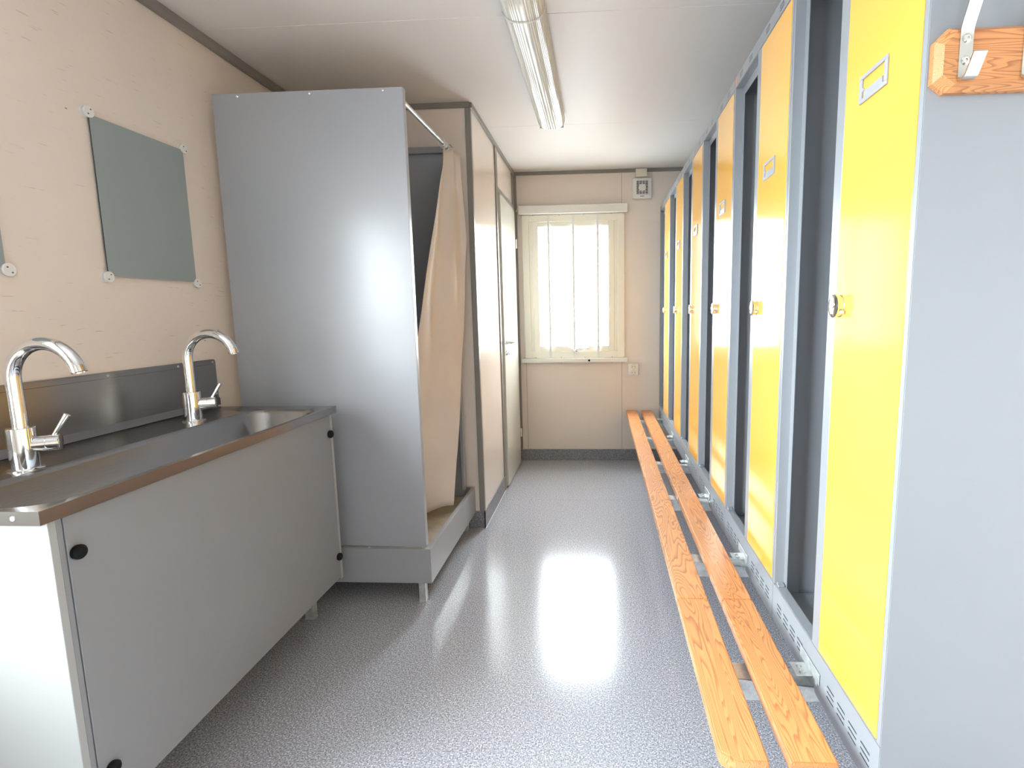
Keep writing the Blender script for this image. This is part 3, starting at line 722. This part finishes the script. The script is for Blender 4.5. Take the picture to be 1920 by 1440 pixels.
for y in (1.02, 1.33, 1.62, 1.91, 2.09):
    s = BM(); lathe(s, (XL+.0125, y, 1.089), (1, 0, 0), [(0, .0045), (.0015, .004), (.002, .001)], 12); obj('screw', s, M['zinc'], bk)
s = BM(); lathe(s, (XL-.003+.014, 2.098, .958), (1, 0, 0), [(0, .0045), (.0015, .004), (.002, .001)], 12); obj('screw', s, M['zinc'], bk)
s = BM(); lathe(s, (-1.125, CY0, .893), (0, -1, 0), [(0, .005), (.0015, .0045), (.002, .001)], 12); obj('screw', s, M['zinc'], ct)
s = BM(); lathe(s, (-1.23, 1.47, ZCT-.1045), (0, 0, 1), [(0, .03), (.0015, .03), (.0015, .022), (.0003, .020)], 32); obj('drain', s, M['chrome'], ct, 40)

def faucet(x, y, label):
    f = thing('faucet', label, 'faucet', (x, y, ZCT), 'gooseneck faucets on the wash trough'); z = ZCT
    b = BM(); lathe(b, (x, y, z+.0002), (0, 0, 1), [(0, .036), (.002, .036), (.004, .033), (.005, .028)], 48); obj('base_ring', b, M['chrome'], f, 35)
    b = BM(); lathe(b, (x, y, z+.004), (0, 0, 1), [(0, .0275), (.099, .0275), (.1005, .026), (.1005, .016)], 48); obj('body', b, M['chrome'], f, 35)
    R, r = .0865, .0155; cz = z+.221
    pts = [(x, y, z+.10), (x, y, z+.15), (x, y, cz-.01)] + [(x+R-R*math.cos(a), y, cz+R*math.sin(a)) for a in (math.radians(i*166/36) for i in range(37))]
    b = BM(); tube(b, pts, r, 28); sp = obj('spout', b, M['chrome'], f, 40)
    p1, p0 = Vector(pts[-1]), Vector(pts[-2]); d = (p1-p0).normalized()
    b = BM(); lathe(b, p1-d*.012, d, [(0, .0162), (.016, .0162), (.017, .013), (.012, .012)], 32); obj('aerator', b, M['chrome'], f, 40)
    ax = Vector((.86, .51, 0)).normalized(); o = Vector((x, y, z+.060))
    b = BM(); lathe(b, o+ax*.018, ax, [(0, .0195), (.027, .0195), (.0275, .0185), (.0295, .0185), (.030, .0200), (.051, .0200), (.0525, .0185), (.053, .002)], 40); obj('valve', b, M['chrome'], f, 35)
    q = o+ax*.058+Vector((0, 0, .017)); e = q+ax*.031+Vector((0, 0, .050))
    b = BM(); cyl(b, q, e, .0042, .0078, 24); obj('lever', b, M['chrome'], f, 40)
    return f
faucet(-1.410, 1.196, 'chrome gooseneck faucet nearer the camera, at the left edge of the picture')
faucet(-1.440, 1.783, 'chrome gooseneck faucet at the far end of the trough, beside the shower panel')

# ============================================================ WALL SHEETS (MIRRORS)
def mirror(y0, y1, z0, z1, label):
    m = thing('wall_mirror', label, 'mirror', (XL, (y0+y1)/2, z0), 'mirrors above the wash trough')
    obj('sheet', bx(XL+.0095, XL+.011, y0, y1, z0, z1), M['mirror'], m)
    obj('backing', bx(XL+.006, XL+.0093, y0+.0005, y1-.0005, z0+.0005, z1-.0005), M['mirror_edge'], m)
    for y in (y0-.004, y1+.004):
        for z in (z0-.004, z1+.006):
            b = BM(); lathe(b, (XL, y, z), (1, 0, 0), [(0, .0175), (.0052, .0175), (.0054, .0135), (.0116, .0135), (.0118, .0178), (.0155, .0178), (.0172, .0160), (.0174, .002)], 36)
            cl = obj('corner_clip', b, M['white'], m, 35)
            a = 1.0 if y < (y0+y1)/2 else -.9
            b = BM()
            for k in (-1, 1): lathe(b, (XL+.0173, y+k*.009*math.cos(a), z+k*.009*math.sin(a)), (1, 0, 0), [(0, .0024), (.0008, .0022)], 10)
            obj('clip_hole', b, M['ink'], cl)
    return m
mirror(1.672, 2.050, 1.409, 1.905, 'grey mirror sheet with four white corner clips, beside the shower')
mirror(.990, 1.368, 1.409, 1.905, 'grey mirror sheet cut off by the left edge of the picture')
